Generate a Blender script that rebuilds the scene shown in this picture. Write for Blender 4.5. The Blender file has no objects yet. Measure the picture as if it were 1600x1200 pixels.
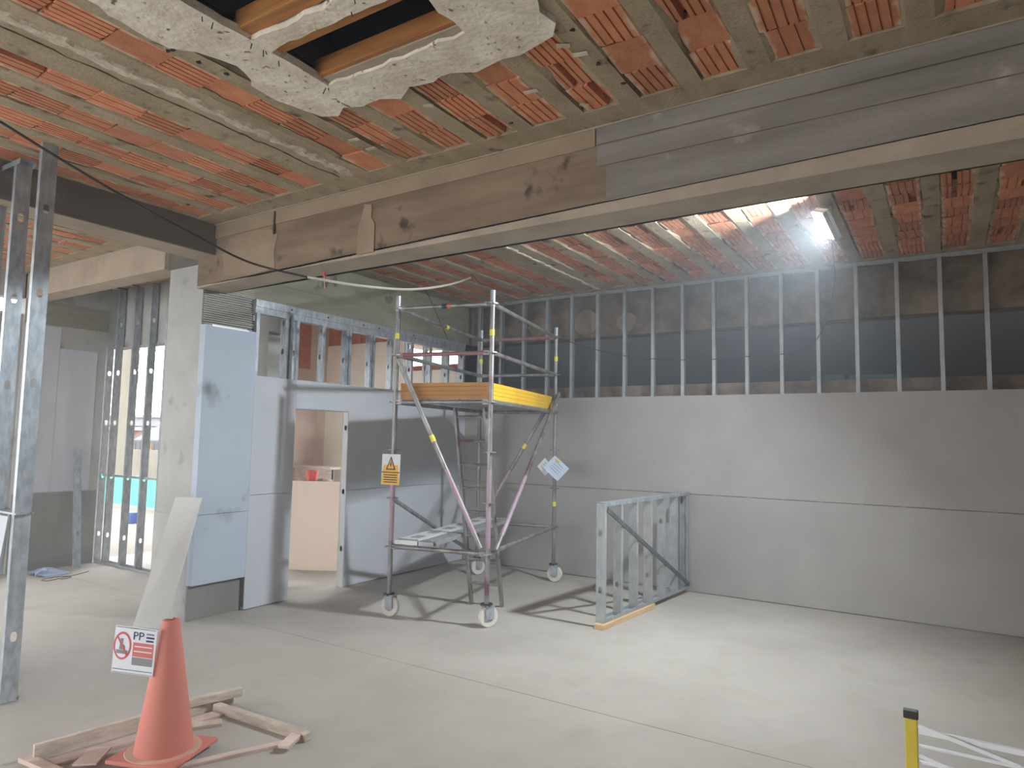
import bpy, bmesh, math, random
from mathutils import Vector, Matrix
random.seed(7)
sc = bpy.context.scene
COL = sc.collection

# ------------------------------------------------------------------ camera, world, exposure
cam_d = bpy.data.cameras.new('camera')
cam = bpy.data.objects.new('camera', cam_d)
COL.objects.link(cam)
yaw, pitch, roll = math.radians(32.70768), math.radians(4.67625), math.radians(1.05757)
fw = Vector((-math.sin(yaw) * math.cos(pitch), math.cos(yaw) * math.cos(pitch), math.sin(pitch)))
rt = Vector((math.cos(yaw), math.sin(yaw), 0))
up = rt.cross(fw)
r2 = rt * math.cos(roll) + up * math.sin(roll)
u2 = -rt * math.sin(roll) + up * math.cos(roll)
M = Matrix((r2, u2, -fw)).transposed().to_4x4()
M.translation = Vector((0, 0, 1.8))
cam.matrix_world = M
cam_d.sensor_width = 36
cam_d.lens = 1055.09 / 1600 * 36
cam_d.clip_start = 0.05
cam_d.clip_end = 400
sc.camera = cam

world = bpy.data.worlds.new('overcast_sky')
sc.world = world
world.use_nodes = True
wn = world.node_tree.nodes
wn['Background'].inputs[0].default_value = (0.93, 0.96, 1.0, 1)
wn['Background'].inputs[1].default_value = 5.5
sc.view_settings.view_transform = 'Standard'
sc.view_settings.look = 'None'
sc.view_settings.gamma = 1
sc.view_settings.use_curve_mapping = False
sc.view_settings.exposure = 0.40
HAZE = 0.0125
LAMP_STRENGTH = 2050.0

# ------------------------------------------------------------------ materials
def lin(c):
    def f(v):
        v /= 255.0
        return v / 12.92 if v <= 0.04045 else ((v + 0.055) / 1.055) ** 2.4
    return (f(c[0]), f(c[1]), f(c[2]), 1)

def mat(name, c, rough=0.7, metal=0.0, var=None, scale=4.0, stretch=(1, 1, 1), bump=0.0, bscale=60.0, spots=None, spot_scale=9.0, spot_lo=0.62, spot_hi=0.7, rand=0.0, emit=0.0, detail=6.0):
    m = bpy.data.materials.new(name)
    m.use_nodes = True
    nt = m.node_tree
    b = nt.nodes['Principled BSDF']
    b.inputs['Roughness'].default_value = rough
    b.inputs['Metallic'].default_value = metal
    b.inputs['Base Color'].default_value = lin(c)
    if emit:
        b.inputs['Emission Color'].default_value = lin(c)
        b.inputs['Emission Strength'].default_value = emit
        return m
    tc = nt.nodes.new('ShaderNodeTexCoord')
    out = None
    if var is not None:
        mp = nt.nodes.new('ShaderNodeMapping')
        mp.inputs['Scale'].default_value = stretch
        nt.links.new(tc.outputs['Object'], mp.inputs['Vector'])
        n = nt.nodes.new('ShaderNodeTexNoise')
        n.inputs['Scale'].default_value = scale
        n.inputs['Detail'].default_value = detail
        n.inputs['Roughness'].default_value = 0.6
        nt.links.new(mp.outputs[0], n.inputs['Vector'])
        cr = nt.nodes.new('ShaderNodeValToRGB')
        cr.color_ramp.elements[0].position = 0.36
        cr.color_ramp.elements[1].position = 0.64
        cr.color_ramp.elements[0].color = lin(c)
        cr.color_ramp.elements[1].color = lin(var)
        nt.links.new(n.outputs['Fac'], cr.inputs['Fac'])
        out = cr.outputs['Color']
    if spots is not None:
        n2 = nt.nodes.new('ShaderNodeTexNoise')
        n2.inputs['Scale'].default_value = spot_scale
        n2.inputs['Detail'].default_value = 5
        nt.links.new(tc.outputs['Object'], n2.inputs['Vector'])
        mr = nt.nodes.new('ShaderNodeMapRange')
        mr.inputs['From Min'].default_value = spot_lo
        mr.inputs['From Max'].default_value = spot_hi
        nt.links.new(n2.outputs['Fac'], mr.inputs['Value'])
        mx = nt.nodes.new('ShaderNodeMix')
        mx.data_type = 'RGBA'
        nt.links.new(mr.outputs[0], mx.inputs['Factor'])
        if out:
            nt.links.new(out, mx.inputs['A'])
        else:
            mx.inputs['A'].default_value = lin(c)
        mx.inputs['B'].default_value = lin(spots)
        out = mx.outputs['Result']
    if rand:
        oi = nt.nodes.new('ShaderNodeObjectInfo')
        mr = nt.nodes.new('ShaderNodeMapRange')
        mr.inputs['To Min'].default_value = 1 - rand
        mr.inputs['To Max'].default_value = 1 + rand * 0.6
        nt.links.new(oi.outputs['Random'], mr.inputs['Value'])
        hs = nt.nodes.new('ShaderNodeHueSaturation')
        nt.links.new(mr.outputs[0], hs.inputs['Value'])
        if out:
            nt.links.new(out, hs.inputs['Color'])
        else:
            hs.inputs['Color'].default_value = lin(c)
        out = hs.outputs['Color']
    if out:
        nt.links.new(out, b.inputs['Base Color'])
    if bump:
        n3 = nt.nodes.new('ShaderNodeTexNoise')
        n3.inputs['Scale'].default_value = bscale
        n3.inputs['Detail'].default_value = 4
        nt.links.new(tc.outputs['Object'], n3.inputs['Vector'])
        bp = nt.nodes.new('ShaderNodeBump')
        bp.inputs['Strength'].default_value = bump
        bp.inputs['Distance'].default_value = 0.01
        nt.links.new(n3.outputs['Fac'], bp.inputs['Height'])
        nt.links.new(bp.outputs[0], b.inputs['Normal'])
    return m

MAT = {}
MAT['floor'] = mat('dusty_concrete_floor', (164, 158, 149), 0.8, var=(178, 173, 164), scale=1.1, stretch=(1, 1, 1), bump=0.15, bscale=35, spots=(156, 149, 139), spot_scale=2.2, spot_lo=0.55, spot_hi=0.8)
MAT['board'] = mat('grey_plasterboard', (157, 153, 149), 0.85, var=(164, 161, 157), scale=2.0)
MAT['board_pale'] = mat('pale_plasterboard', (190, 194, 201), 0.85, var=(196, 199, 206), scale=2.5)
MAT['board_offcut'] = mat('white_plasterboard_offcut', (216, 217, 214), 0.8, var=(222, 222, 219), scale=2)
MAT['board_stained'] = mat('stained_plasterboard', (178, 190, 204), 0.85, var=(184, 195, 208), scale=1.5, spots=(128, 133, 138), spot_scale=2.6, spot_lo=0.6, spot_hi=0.74)
MAT['board_beige'] = mat('beige_plasterboard', (232, 227, 215), 0.85, var=(237, 233, 222), scale=1.5)
MAT['board_pink'] = mat('pinkish_plasterboard', (236, 216, 203), 0.85, var=(233, 219, 202), scale=1.5)
MAT['beam'] = mat('board_marked_concrete', (112, 94, 74), 0.9, var=(140, 122, 99), scale=1.7, stretch=(0.6, 1, 3.5), bump=0.35, bscale=40, spots=(66, 53, 42), spot_scale=5.0, spot_lo=0.62, spot_hi=0.72)
MAT['beam_pale'] = mat('pale_beam_soffit_concrete', (156, 142, 124), 0.9, var=(174, 160, 141), scale=3, bump=0.3, bscale=40)
MAT['beam_patch'] = mat('brown_mortar_patch', (142, 124, 102), 0.9, var=(156, 138, 115), scale=2.5, bump=0.3, bscale=40)
MAT['beam_flare_grey'] = mat('flare_grey_concrete', (120, 113, 106), 0.9, var=(146, 140, 132), scale=1.6, stretch=(0.5, 1, 4), bump=0.4, bscale=40, spots=(172, 164, 154), spot_scale=5.0, spot_lo=0.62, spot_hi=0.76)  # right-hand beam boards, concrete greyed to carry the lamp's lens flare
MAT['beam_green'] = mat('greenish_grey_concrete', (128, 126, 106), 0.9, var=(146, 143, 124), scale=2.0, stretch=(1, 0.7, 3), bump=0.3, bscale=40, spots=(100, 96, 82), spot_scale=4)
MAT['beam_dark'] = mat('dark_grey_concrete', (98, 92, 84), 0.9, var=(112, 105, 96), scale=2.0, stretch=(1, 0.6, 3), bump=0.3, bscale=40)
MAT['concrete'] = mat('grey_column_concrete', (164, 165, 162), 0.9, var=(178, 178, 174), scale=2.5, bump=0.3, bscale=45, spots=(120, 116, 108), spot_scale=3.2, spot_lo=0.6, spot_hi=0.75)
MAT['concrete_lower'] = mat('dark_damp_concrete', (128, 126, 120), 0.9, var=(142, 140, 134), scale=1.2, bump=0.3, bscale=45)
MAT['rib'] = mat('olive_mortar_rib', (150, 134, 108), 0.92, var=(172, 156, 130), scale=3.5, stretch=(1.5, 0.6, 1), bump=0.5, bscale=50, spots=(84, 70, 54), spot_scale=6.0, spot_lo=0.6, spot_hi=0.72)
MAT['crust'] = mat('pale_mortar_crust', (212, 202, 182), 0.95, var=(172, 158, 136), scale=14, bump=0.6, bscale=40)
MAT['void'] = mat('dark_ceiling_void', (44, 40, 36), 0.95)
MAT['plaster'] = mat('grey_white_plaster', (208, 196, 176), 0.92, var=(236, 228, 212), scale=5.0, bump=0.9, bscale=26, spots=(116, 102, 86), spot_scale=22, spot_lo=0.64, spot_hi=0.7)
MAT['wood_crease'] = mat('dark_brown_crease', (84, 68, 50), 0.95)
MAT['wood_old'] = mat('old_joist_timber', (186, 128, 66), 0.8, var=(150, 98, 54), scale=3, stretch=(0.5, 8, 8))
MAT['wood'] = mat('raw_softwood', (216, 186, 146), 0.8, var=(200, 166, 124), scale=3, stretch=(8, 0.6, 8))
MAT['wood_dusty'] = mat('dusty_grey_wood', (206, 194, 178), 0.85, var=(176, 162, 148), scale=4, stretch=(2, 2, 9))
MAT['wood_reddish'] = mat('reddish_worn_wood', (212, 192, 180), 0.85, var=(180, 156, 146), scale=4, stretch=(1, 1, 9))
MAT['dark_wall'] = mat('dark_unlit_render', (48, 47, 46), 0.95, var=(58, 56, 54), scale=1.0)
MAT['lintel'] = mat('patchy_brown_concrete', (96, 82, 68), 0.9, var=(140, 124, 106), scale=2.0, stretch=(1.5, 1, 1.5), bump=0.3, bscale=40)
MAT['steel'] = mat('galvanised_steel', (184, 191, 197), 0.4, 0.5, var=(150, 158, 165), scale=24, stretch=(1, 1, 0.4))
MAT['steel_dull'] = mat('dull_galvanised_steel', (172, 175, 176), 0.5, 0.3, var=(152, 156, 158), scale=12, stretch=(1, 1, 0.5))
MAT['strap_shaded'] = mat('shaded_steel_strap', (112, 118, 118), 0.5, 0.4, var=(90, 96, 96), scale=10)  # strap steel darkened in colour for the shade on its turned-away face
MAT['tube'] = mat('scaffold_tube_steel', (158, 156, 154), 0.42, 0.5, var=(118, 114, 112), scale=9, stretch=(1, 1, 0.35), spots=(116, 78, 92), spot_scale=2.2, spot_lo=0.6, spot_hi=0.68)
MAT['tube_red'] = mat('red_painted_tube', (156, 84, 86), 0.5, 0.2, var=(140, 120, 120), scale=5, stretch=(1, 1, 1))
MAT['tube_purple'] = mat('purple_painted_tube', (160, 132, 148), 0.5, 0.2, var=(170, 152, 160), scale=6)
MAT['yellow'] = mat('yellow_toe_board', (232, 188, 44), 0.5, var=(222, 176, 40), scale=3)
MAT['toe_orange'] = mat('orange_brown_toe_board', (190, 132, 52), 0.55, var=(176, 118, 46), scale=3)  # front board in a darker orange-brown than the other three
MAT['yellow_tape'] = mat('yellow_sticker', (226, 216, 70), 0.5)
MAT['yellow_post'] = mat('yellow_fibreglass', (214, 190, 56), 0.45, var=(200, 178, 60), scale=4)
MAT['orange_tape'] = mat('orange_sticker', (226, 96, 44), 0.5)
MAT['dark'] = mat('dark_plastic', (44, 42, 42), 0.6)
MAT['cable'] = mat('black_cable_sheath', (48, 46, 46), 0.6)
MAT['conduit'] = mat('grey_cable_sheath', (176, 170, 158), 0.6)
MAT['rubber'] = mat('pale_grey_wheel', (214, 210, 200), 0.6)
MAT['white'] = mat('white_metal', (228, 230, 232), 0.4, 0.1)
MAT['paper'] = mat('white_plastic_sheet', (222, 226, 232), 0.5)
MAT['paper_blue'] = mat('pale_blue_sheet', (206, 220, 240), 0.5)
MAT['sign_yellow'] = mat('sign_yellow', (232, 176, 44), 0.5)
MAT['ink_black'] = mat('black_print', (40, 38, 38), 0.6)
MAT['ink_blue'] = mat('navy_print', (46, 58, 96), 0.6)
MAT['ink_red'] = mat('red_print', (200, 92, 92), 0.6)
MAT['ink_pink'] = mat('faded_red_print', (206, 110, 100), 0.6)
MAT['ink_grey'] = mat('grey_print', (134, 136, 138), 0.6)
MAT['cone'] = mat('orange_cone_plastic', (204, 122, 106), 0.65, var=(194, 116, 102), scale=3)
MAT['dust'] = mat('dust_on_cone_base', (190, 176, 158), 0.9, var=(206, 150, 128), scale=8)
MAT['teal'] = mat('teal_green_hoarding', (70, 158, 136), 0.6)
MAT['teal_dark'] = mat('dark_teal_film', (34, 76, 74), 0.5)
MAT['road'] = mat('dusty_road', (126, 120, 108), 0.9, var=(110, 104, 94), scale=0.6)  # grey-beige road surface with a faint mottle
MAT['house_white'] = mat('white_house_render', (132, 133, 134), 0.9)
MAT['house_yellow'] = mat('yellow_house_render', (150, 112, 66), 0.9)
MAT['house_brick'] = mat('reddish_house_render', (120, 76, 62), 0.9, var=(134, 112, 100), scale=1.2)
MAT['yard_wall'] = mat('pale_yard_wall', (126, 119, 106), 0.9, var=(112, 106, 96), scale=1)
MAT['window_dark'] = mat('dark_window_glass', (40, 44, 50), 0.2)
MAT['pole'] = mat('pale_concrete_pole', (120, 114, 102), 0.9)
MAT['blue'] = mat('blue_plastic_drum', (34, 62, 124), 0.5)
MAT['blue_film'] = mat('translucent_blue_film', (150, 168, 196), 0.4)
MAT['red'] = mat('red_plastic', (206, 70, 52), 0.5)
MAT['red_paint'] = mat('red_white_marker', (222, 150, 150), 0.6)
MAT['lath'] = mat('ribbed_metal_lath', (172, 166, 154), 0.55, 0.3)
MAT['lamp_body'] = mat('white_lamp_housing', (225, 228, 230), 0.5)
MAT['brick_wall'] = mat('hollow_brick_masonry', (190, 116, 84), 0.9, var=(170, 100, 72), scale=3, rand=0.12)
MAT['brown_render'] = mat('brown_rough_render', (186, 164, 150), 0.9, var=(200, 180, 166), scale=1.4)

def clay_material():
    m = mat('fired_clay_block', (206, 140, 100), 0.9, var=(190, 120, 84), scale=9, stretch=(2, 0.7, 1), rand=0.22, bump=0.3, bscale=50, spots=(96, 62, 44), spot_scale=11, spot_lo=0.66, spot_hi=0.74)
    nt = m.node_tree
    b = nt.nodes['Principled BSDF']
    src = b.inputs['Base Color'].links[0].from_socket
    tc = nt.nodes.new('ShaderNodeTexCoord')
    sx = nt.nodes.new('ShaderNodeSeparateXYZ')
    nt.links.new(tc.outputs['Object'], sx.inputs[0])
    ab = nt.nodes.new('ShaderNodeMath'); ab.operation = 'ABSOLUTE'
    nt.links.new(sx.outputs['X'], ab.inputs[0])
    oi = nt.nodes.new('ShaderNodeObjectInfo')
    n = nt.nodes.new('ShaderNodeTexNoise'); n.noise_dimensions = '4D'
    n.inputs['Scale'].default_value = 9
    ml = nt.nodes.new('ShaderNodeMath'); ml.operation = 'MULTIPLY'; ml.inputs[1].default_value = 60
    nt.links.new(oi.outputs['Random'], ml.inputs[0])
    nt.links.new(ml.outputs[0], n.inputs['W'])
    nt.links.new(tc.outputs['Object'], n.inputs['Vector'])
    ma = nt.nodes.new('ShaderNodeMath'); ma.operation = 'MULTIPLY_ADD'; ma.inputs[1].default_value = 0.11
    nt.links.new(n.outputs['Fac'], ma.inputs[0]); nt.links.new(ab.outputs[0], ma.inputs[2])
    mr = nt.nodes.new('ShaderNodeMapRange')
    mr.inputs['From Min'].default_value = 0.142
    mr.inputs['From Max'].default_value = 0.166
    mr.inputs['To Max'].default_value = 0.75
    nt.links.new(ma.outputs[0], mr.inputs['Value'])
    mx = nt.nodes.new('ShaderNodeMix'); mx.data_type = 'RGBA'
    nt.links.new(mr.outputs[0], mx.inputs['Factor'])
    nt.links.new(src, mx.inputs['A'])
    mx.inputs['B'].default_value = lin((214, 192, 168))
    nt.links.new(mx.outputs['Result'], b.inputs['Base Color'])
    return m
MAT['clay'] = clay_material()

# ------------------------------------------------------------------ helpers
def tag(o, label=None, cat=None, group=None, kind=None):
    if label: o['label'] = label
    if cat: o['category'] = cat
    if group: o['group'] = group
    if kind: o['kind'] = kind
    return o

def root(name, loc, label=None, cat=None, group=None, kind=None):
    o = bpy.data.objects.new(name, None)
    o.empty_display_size = 0.1
    o.location = loc
    COL.objects.link(o)
    o['_w'] = list(loc)
    return tag(o, label, cat, group, kind)

class MB:
    """collects faces in world coordinates and links them as one mesh object"""
    def __init__(s):
        s.v = []; s.f = []
    def add(s, vs, fs):
        k = len(s.v)
        s.v += [tuple(v) for v in vs]
        s.f += [tuple(i + k for i in f) for f in fs]
        return s
    def box(s, x0, x1, y0, y1, z0, z1):
        vs = [(x, y, z) for z in (z0, z1) for y in (y0, y1) for x in (x0, x1)]
        return s.add(vs, [(0, 2, 3, 1), (4, 5, 7, 6), (0, 1, 5, 4), (2, 6, 7, 3), (0, 4, 6, 2), (1, 3, 7, 5)])
    def obox(s, o, a, b, c):
        """box from corner o with edge vectors a, b, c"""
        o, a, b, c = Vector(o), Vector(a), Vector(b), Vector(c)
        if a.cross(b).dot(c) < 0:
            a, b = b, a
        vs = [o + a * i + b * j + c * k for k in (0, 1) for j in (0, 1) for i in (0, 1)]
        return s.add(vs, [(0, 2, 3, 1), (4, 5, 7, 6), (0, 1, 5, 4), (2, 6, 7, 3), (0, 4, 6, 2), (1, 3, 7, 5)])
    def bar(s, p, q, w, h, upv=(0, 0, 1)):
        p, q = Vector(p), Vector(q)
        d = (q - p).normalized(); u = Vector(upv)
        sd = d.cross(u)
        if sd.length < 1e-4:
            sd = d.cross(Vector((1, 0, 0)))
        sd.normalize(); u = sd.cross(d).normalized()
        return s.obox(p - sd * w / 2 - u * h / 2, q - p, sd * w, u * h)
    def tube(s, p, q, r, n=10, r1=None):
        p, q = Vector(p), Vector(q)
        r1 = r if r1 is None else r1
        d = (q - p).normalized()
        a = d.orthogonal().normalized(); b = d.cross(a)
        vs = []
        for c, rr in ((p, r), (q, r1)):
            vs += [c + (a * math.cos(2 * math.pi * i / n) + b * math.sin(2 * math.pi * i / n)) * rr for i in range(n)]
        fs = [(i, (i + 1) % n, n + (i + 1) % n, n + i) for i in range(n)]
        fs += [tuple(range(n))[::-1], tuple(range(n, 2 * n))]
        return s.add(vs, fs)
    def path(s, pts, r, n=7):
        pts = [Vector(p) for p in pts]
        rings = []
        a = None
        for i, p in enumerate(pts):
            d = (pts[min(i + 1, len(pts) - 1)] - pts[max(i - 1, 0)]).normalized()
            a = d.orthogonal().normalized() if a is None else (a - d * a.dot(d)).normalized()
            b = d.cross(a)
            rings.append([p + (a * math.cos(2 * math.pi * j / n) + b * math.sin(2 * math.pi * j / n)) * r for j in range(n)])
        vs = [v for ring in rings for v in ring]
        fs = []
        for i in range(len(pts) - 1):
            fs += [(i * n + j, i * n + (j + 1) % n, (i + 1) * n + (j + 1) % n, (i + 1) * n + j) for j in range(n)]
        fs += [tuple(range(n))[::-1], tuple(range((len(pts) - 1) * n, len(pts) * n))]
        return s.add(vs, fs)
    def poly(s, pts, dv):
        """extrude a planar polygon by vector dv"""
        n = len(pts); dv = Vector(dv)
        vs = [Vector(p) for p in pts] + [Vector(p) + dv for p in pts]
        fs = [tuple(range(n))[::-1], tuple(range(n, 2 * n))] + [(i, (i + 1) % n, n + (i + 1) % n, n + i) for i in range(n)]
        return s.add(vs, fs)
    def lathe(s, c, prof, n=20):
        c = Vector(c)
        vs = []
        for r, z in prof:
            vs += [c + Vector((r * math.cos(2 * math.pi * i / n), r * math.sin(2 * math.pi * i / n), z)) for i in range(n)]
        fs = []
        for k in range(len(prof) - 1):
            fs += [(k * n + i, k * n + (i + 1) % n, (k + 1) * n + (i + 1) % n, (k + 1) * n + i) for i in range(n)]
        fs += [tuple(range(n))[::-1], tuple(range((len(prof) - 1) * n, len(prof) * n))]
        return s.add(vs, fs)
    def build(s, name, m, parent=None, smooth=False, bevel=0.0, solid=0.0, wobble=0.0):
        off = Vector((0, 0, 0))
        p = parent
        while p is not None:
            off += Vector(p.location)
            p = p.parent
        me = bpy.data.meshes.new(name)
        me.from_pydata([tuple(Vector(v) - off) for v in s.v], [], s.f)
        bm = bmesh.new(); bm.from_mesh(me)
        bmesh.ops.recalc_face_normals(bm, faces=bm.faces)
        bm.to_mesh(me); bm.free()
        if smooth:
            for q in me.polygons: q.use_smooth = True
        me.materials.append(MAT[m] if isinstance(m, str) else m)
        o = bpy.data.objects.new(name, me)
        COL.objects.link(o)
        if parent: o.parent = parent
        if bevel:
            bv = o.modifiers.new('bevel', 'BEVEL'); bv.width = bevel; bv.segments = 2; bv.limit_method = 'ANGLE'
        if solid:
            so = o.modifiers.new('solidify', 'SOLIDIFY'); so.thickness = solid; so.offset = 0
        if smooth:
            es = o.modifiers.new('edges', 'EDGE_SPLIT'); es.split_angle = math.radians(40)
        return o

def struct(o, label=None):
    o['kind'] = 'structure'
    if label: o['label'] = label
    return o

def stud(mb, base, L, ax, wd, fd, W=0.09, F=0.038, holes=(), lip=0.008):
    """C-section: base corner, length L along ax, web W along wd, flanges F along fd; slots in the web"""
    b, ax, wd, fd = Vector(base), Vector(ax), Vector(wd), Vector(fd)
    def P(z, w, f): return b + ax * z + wd * w + fd * f
    hs = sorted(holes)
    hw, hh = 0.019, 0.032
    z = 0
    segs = []
    for h in hs:
        segs.append((z, h - hh - 0.01)); z = h + hh + 0.01
    segs.append((z, L))
    for z0, z1 in segs:
        mb.add([P(z0, 0, 0), P(z0, W, 0), P(z1, W, 0), P(z1, 0, 0)], [(0, 1, 2, 3)])
    for h in hs:
        z0, z1 = h - hh - 0.01, h + hh + 0.01
        oc = [(-hw * .5, -hh), (hw * .5, -hh), (hw, -hh * .5), (hw, hh * .5), (hw * .5, hh), (-hw * .5, hh), (-hw, hh * .5), (-hw, -hh * .5)]
        inner = [P(h + q, W / 2 + p, 0) for p, q in oc]
        outer = [P(z0, 0, 0), P(z0, W, 0), P(z1, W, 0), P(z1, 0, 0)]
        mb.add(outer + inner, [(0, 1, 5, 4), (1, 6, 5), (1, 2, 7, 6), (2, 8, 7), (2, 3, 9, 8), (3, 10, 9), (3, 0, 11, 10), (0, 4, 11)])
    for w, d in ((0, 1), (W, -1)):
        mb.add([P(0, w, 0), P(0, w, F), P(L, w, F), P(L, w, 0)], [(0, 1, 2, 3)])
        mb.add([P(0, w, F), P(0, w + d * lip, F), P(L, w + d * lip, F), P(L, w, F)], [(0, 1, 2, 3)])

def track(mb, p, q, wd, fd, W=0.092, F=0.03):
    p, q, wd, fd = Vector(p), Vector(q), Vector(wd), Vector(fd)
    mb.add([p, q, q + wd * W, p + wd * W], [(0, 1, 2, 3)])
    mb.add([p, q, q + fd * F, p + fd * F], [(0, 1, 2, 3)])
    mb.add([p + wd * W, q + wd * W, q + wd * W + fd * F, p + wd * W + fd * F], [(0, 1, 2, 3)])

def text_mesh(body, size):
    cu = bpy.data.curves.new('lettering', 'FONT')
    cu.body = body; cu.size = size; cu.extrude = 0.0006; cu.resolution_u = 2
    o = bpy.data.objects.new('lettering', cu); COL.objects.link(o)
    dg = bpy.context.evaluated_depsgraph_get(); dg.update()
    me = bpy.data.meshes.new_from_object(o.evaluated_get(dg))
    bpy.data.objects.remove(o); bpy.data.curves.remove(cu)
    return [tuple(v.co) for v in me.vertices], [tuple(p.vertices) for p in me.polygons]

X, Y, Z = Vector((1, 0, 0)), Vector((0, 1, 0)), Vector((0, 0, 1))
CZ = 3.83            # ceiling height
PX = -6.11           # partition face
BY = 8.22            # back wall face

# ------------------------------------------------------------------ floor
fl = root('floor', (0, 0, 0), kind='structure')
MB().box(-10.2, 3.6, -5.2, 4.238, -0.2, 0).build('slab', 'floor', fl)
MB().box(-10.2, 3.6, 4.245, 12.2, -0.2, 0).build('slab', 'floor', fl)
MB().box(-10.2, 3.6, 4.2, 4.3, -0.22, -0.012).build('joint_filler', 'concrete_lower', fl)

# ------------------------------------------------------------------ back wall with metal stud band above
wb = root('wall_back', (0, BY, 0), kind='structure')
xs = [-6.1225, -4.36, -1.96, 0.44, 2.0, 3.2]
xs2 = [-6.1225, -5.56, -3.16, -0.76, 1.64, 3.2]
for row, (z0, z1) in enumerate(((0.012, 1.168), (1.174, 2.38))):
    xx = xs if row == 0 else xs2
    for a, b in zip(xx, xx[1:]):
        MB().box(a + 0.0001, b - 0.0001, BY, BY + 0.0125, z0, z1).build('panel', 'board', wb)
for i in range(24):
    x = -5.9 + 0.393 * i
    m = MB(); stud(m, (x - 0.019, BY + 0.016, 0.02), CZ - 0.04, Z, Y, X, W=0.07, holes=(0.6, 1.2, 1.8, 2.78, 3.4))
    m.build('stud', 'steel_dull', wb, solid=0.0012)
m = MB(); track(m, (-6.1, BY + 0.014, CZ - 0.008), (3.2, BY + 0.014, CZ - 0.008), Y, -Z, W=0.074)
m.build('track', 'steel_dull', wb, solid=0.0012)
m = MB(); track(m, (-6.1, BY + 0.014, 0.004), (3.2, BY + 0.014, 0.004), Y, Z, W=0.074)
m.build('track', 'steel_dull', wb, solid=0.0012)
# old structure behind the studs
wr = root('wall_rear', (0, 8.5, 0), kind='structure')
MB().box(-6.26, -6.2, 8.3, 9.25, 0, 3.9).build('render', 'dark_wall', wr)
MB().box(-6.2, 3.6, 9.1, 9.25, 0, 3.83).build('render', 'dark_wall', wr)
MB().box(-6.2, 3.6, 8.42, 8.62, 0, 2.54).build('sill_wall', 'lintel', wr)
bm_ = root('beam', (0, 8.45, 3.5), kind='structure')
MB().box(-6.2, 3.6, 8.46, 8.72, 3.235, 3.9).build('concrete_face', 'lintel', bm_)
for x0, x1, z0, z1 in ((-5.2, -4.75, 3.3, 3.6), (-4.45, -4.0, 3.26, 3.66), (-3.75, -3.45, 3.28, 3.55), (-5.9, -5.4, 3.3, 3.5)):
    zc, xc = (z0 + z1) / 2, (x0 + x1) / 2
    MB().poly([(xc + (x1 - x0) * .5 * math.cos(t * .524) * random.uniform(.7, 1.1), 8.452, zc + (z1 - z0) * .5 * math.sin(t * .524) * random.uniform(.75, 1.1)) for t in range(12)], (0, .01, 0)).build('mortar_patch', 'beam_patch', bm_)
fo = root('film_roll', (-0.9, 8.5, 2.54), 'dark teal film strip lying on the sill behind the wall studs', 'film')
MB().box(-1.3, -0.95, 8.45, 8.58, 2.545, 2.6).box(-0.9, -0.3, 8.44, 8.56, 2.545, 2.59).build('film', 'teal_dark', fo)

# added scatter volume imitating lens veil around the lamp
hz = MB().box(-10.6, 3.8, -5.6, 12.6, -0.5, 4.8).build('veil_haze', 'board')
hm = bpy.data.materials.new('lens_veil'); hm.use_nodes = True
hn = hm.node_tree; hn.nodes.remove(hn.nodes['Principled BSDF'])
vs_ = hn.nodes.new('ShaderNodeVolumeScatter')
vs_.inputs['Color'].default_value = (0.86, 0.93, 1.0, 1)
vs_.inputs['Density'].default_value = HAZE
vs_.inputs['Anisotropy'].default_value = 0.35
hn.links.new(vs_.outputs[0], hn.nodes['Material Output'].inputs['Volume'])
hz.data.materials[0] = hm
tag(hz, 'added thin haze volume standing in for lens veil around the lamp', kind='stuff')

# ------------------------------------------------------------------ right and front walls (outside the picture)
wr_ = root('wall_right', (3.2, 0, 0), kind='structure')
MB().box(3.2, 3.4, -5.2, 8.9, 0, 3.9).build('render', 'board', wr_)
wf = root('wall_front', (0, -5, 0), kind='structure')
MB().box(-10.2, 3.4, -5.2, -5.0, 0, 0.25).box(-10.2, 3.4, -5.2, -5.0, 3.6, 3.9).box(-10.2, -9.8, -5.2, -5.0, 0.25, 3.6).box(-5.4, -5.0, -5.2, -5.0, 0.25, 3.6).box(-1.2, 3.4, -5.2, -5.0, 0.25, 3.6).build('masonry', 'concrete', wf)  # unseen openings, placed and sized to give fill daylight

# ------------------------------------------------------------------ left partition with doorway and stud band
wl = root('wall_left', (PX, 4.5, 0), kind='structure')
def ppanel(y0, y1, z0, z1, m='board_pale', x0=PX - 0.0125, x1=PX):
    MB().box(x0, x1, y0, y1, z0, z1).build('panel', m, wl)
ppanel(4.50, 5.05, 0.01, 1.168); ppanel(4.50, 5.05, 1.173, 2.42)
ppanel(5.0505, 5.85, 2.10, 2.42)
ppanel(5.86, 8.2199, 0.01, 1.148); ppanel(5.8505, 8.2199, 1.153, 2.42)
for y0, y1, z0, z1 in ((4.5, 5.05, 0.01, 2.42), (5.86, 8.34, 0.01, 2.42), (5.0505, 5.85, 2.1, 2.42)):
    ppanel(y0, y1, z0, z1, 'board_beige', PX - 0.115, PX - 0.103)
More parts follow.
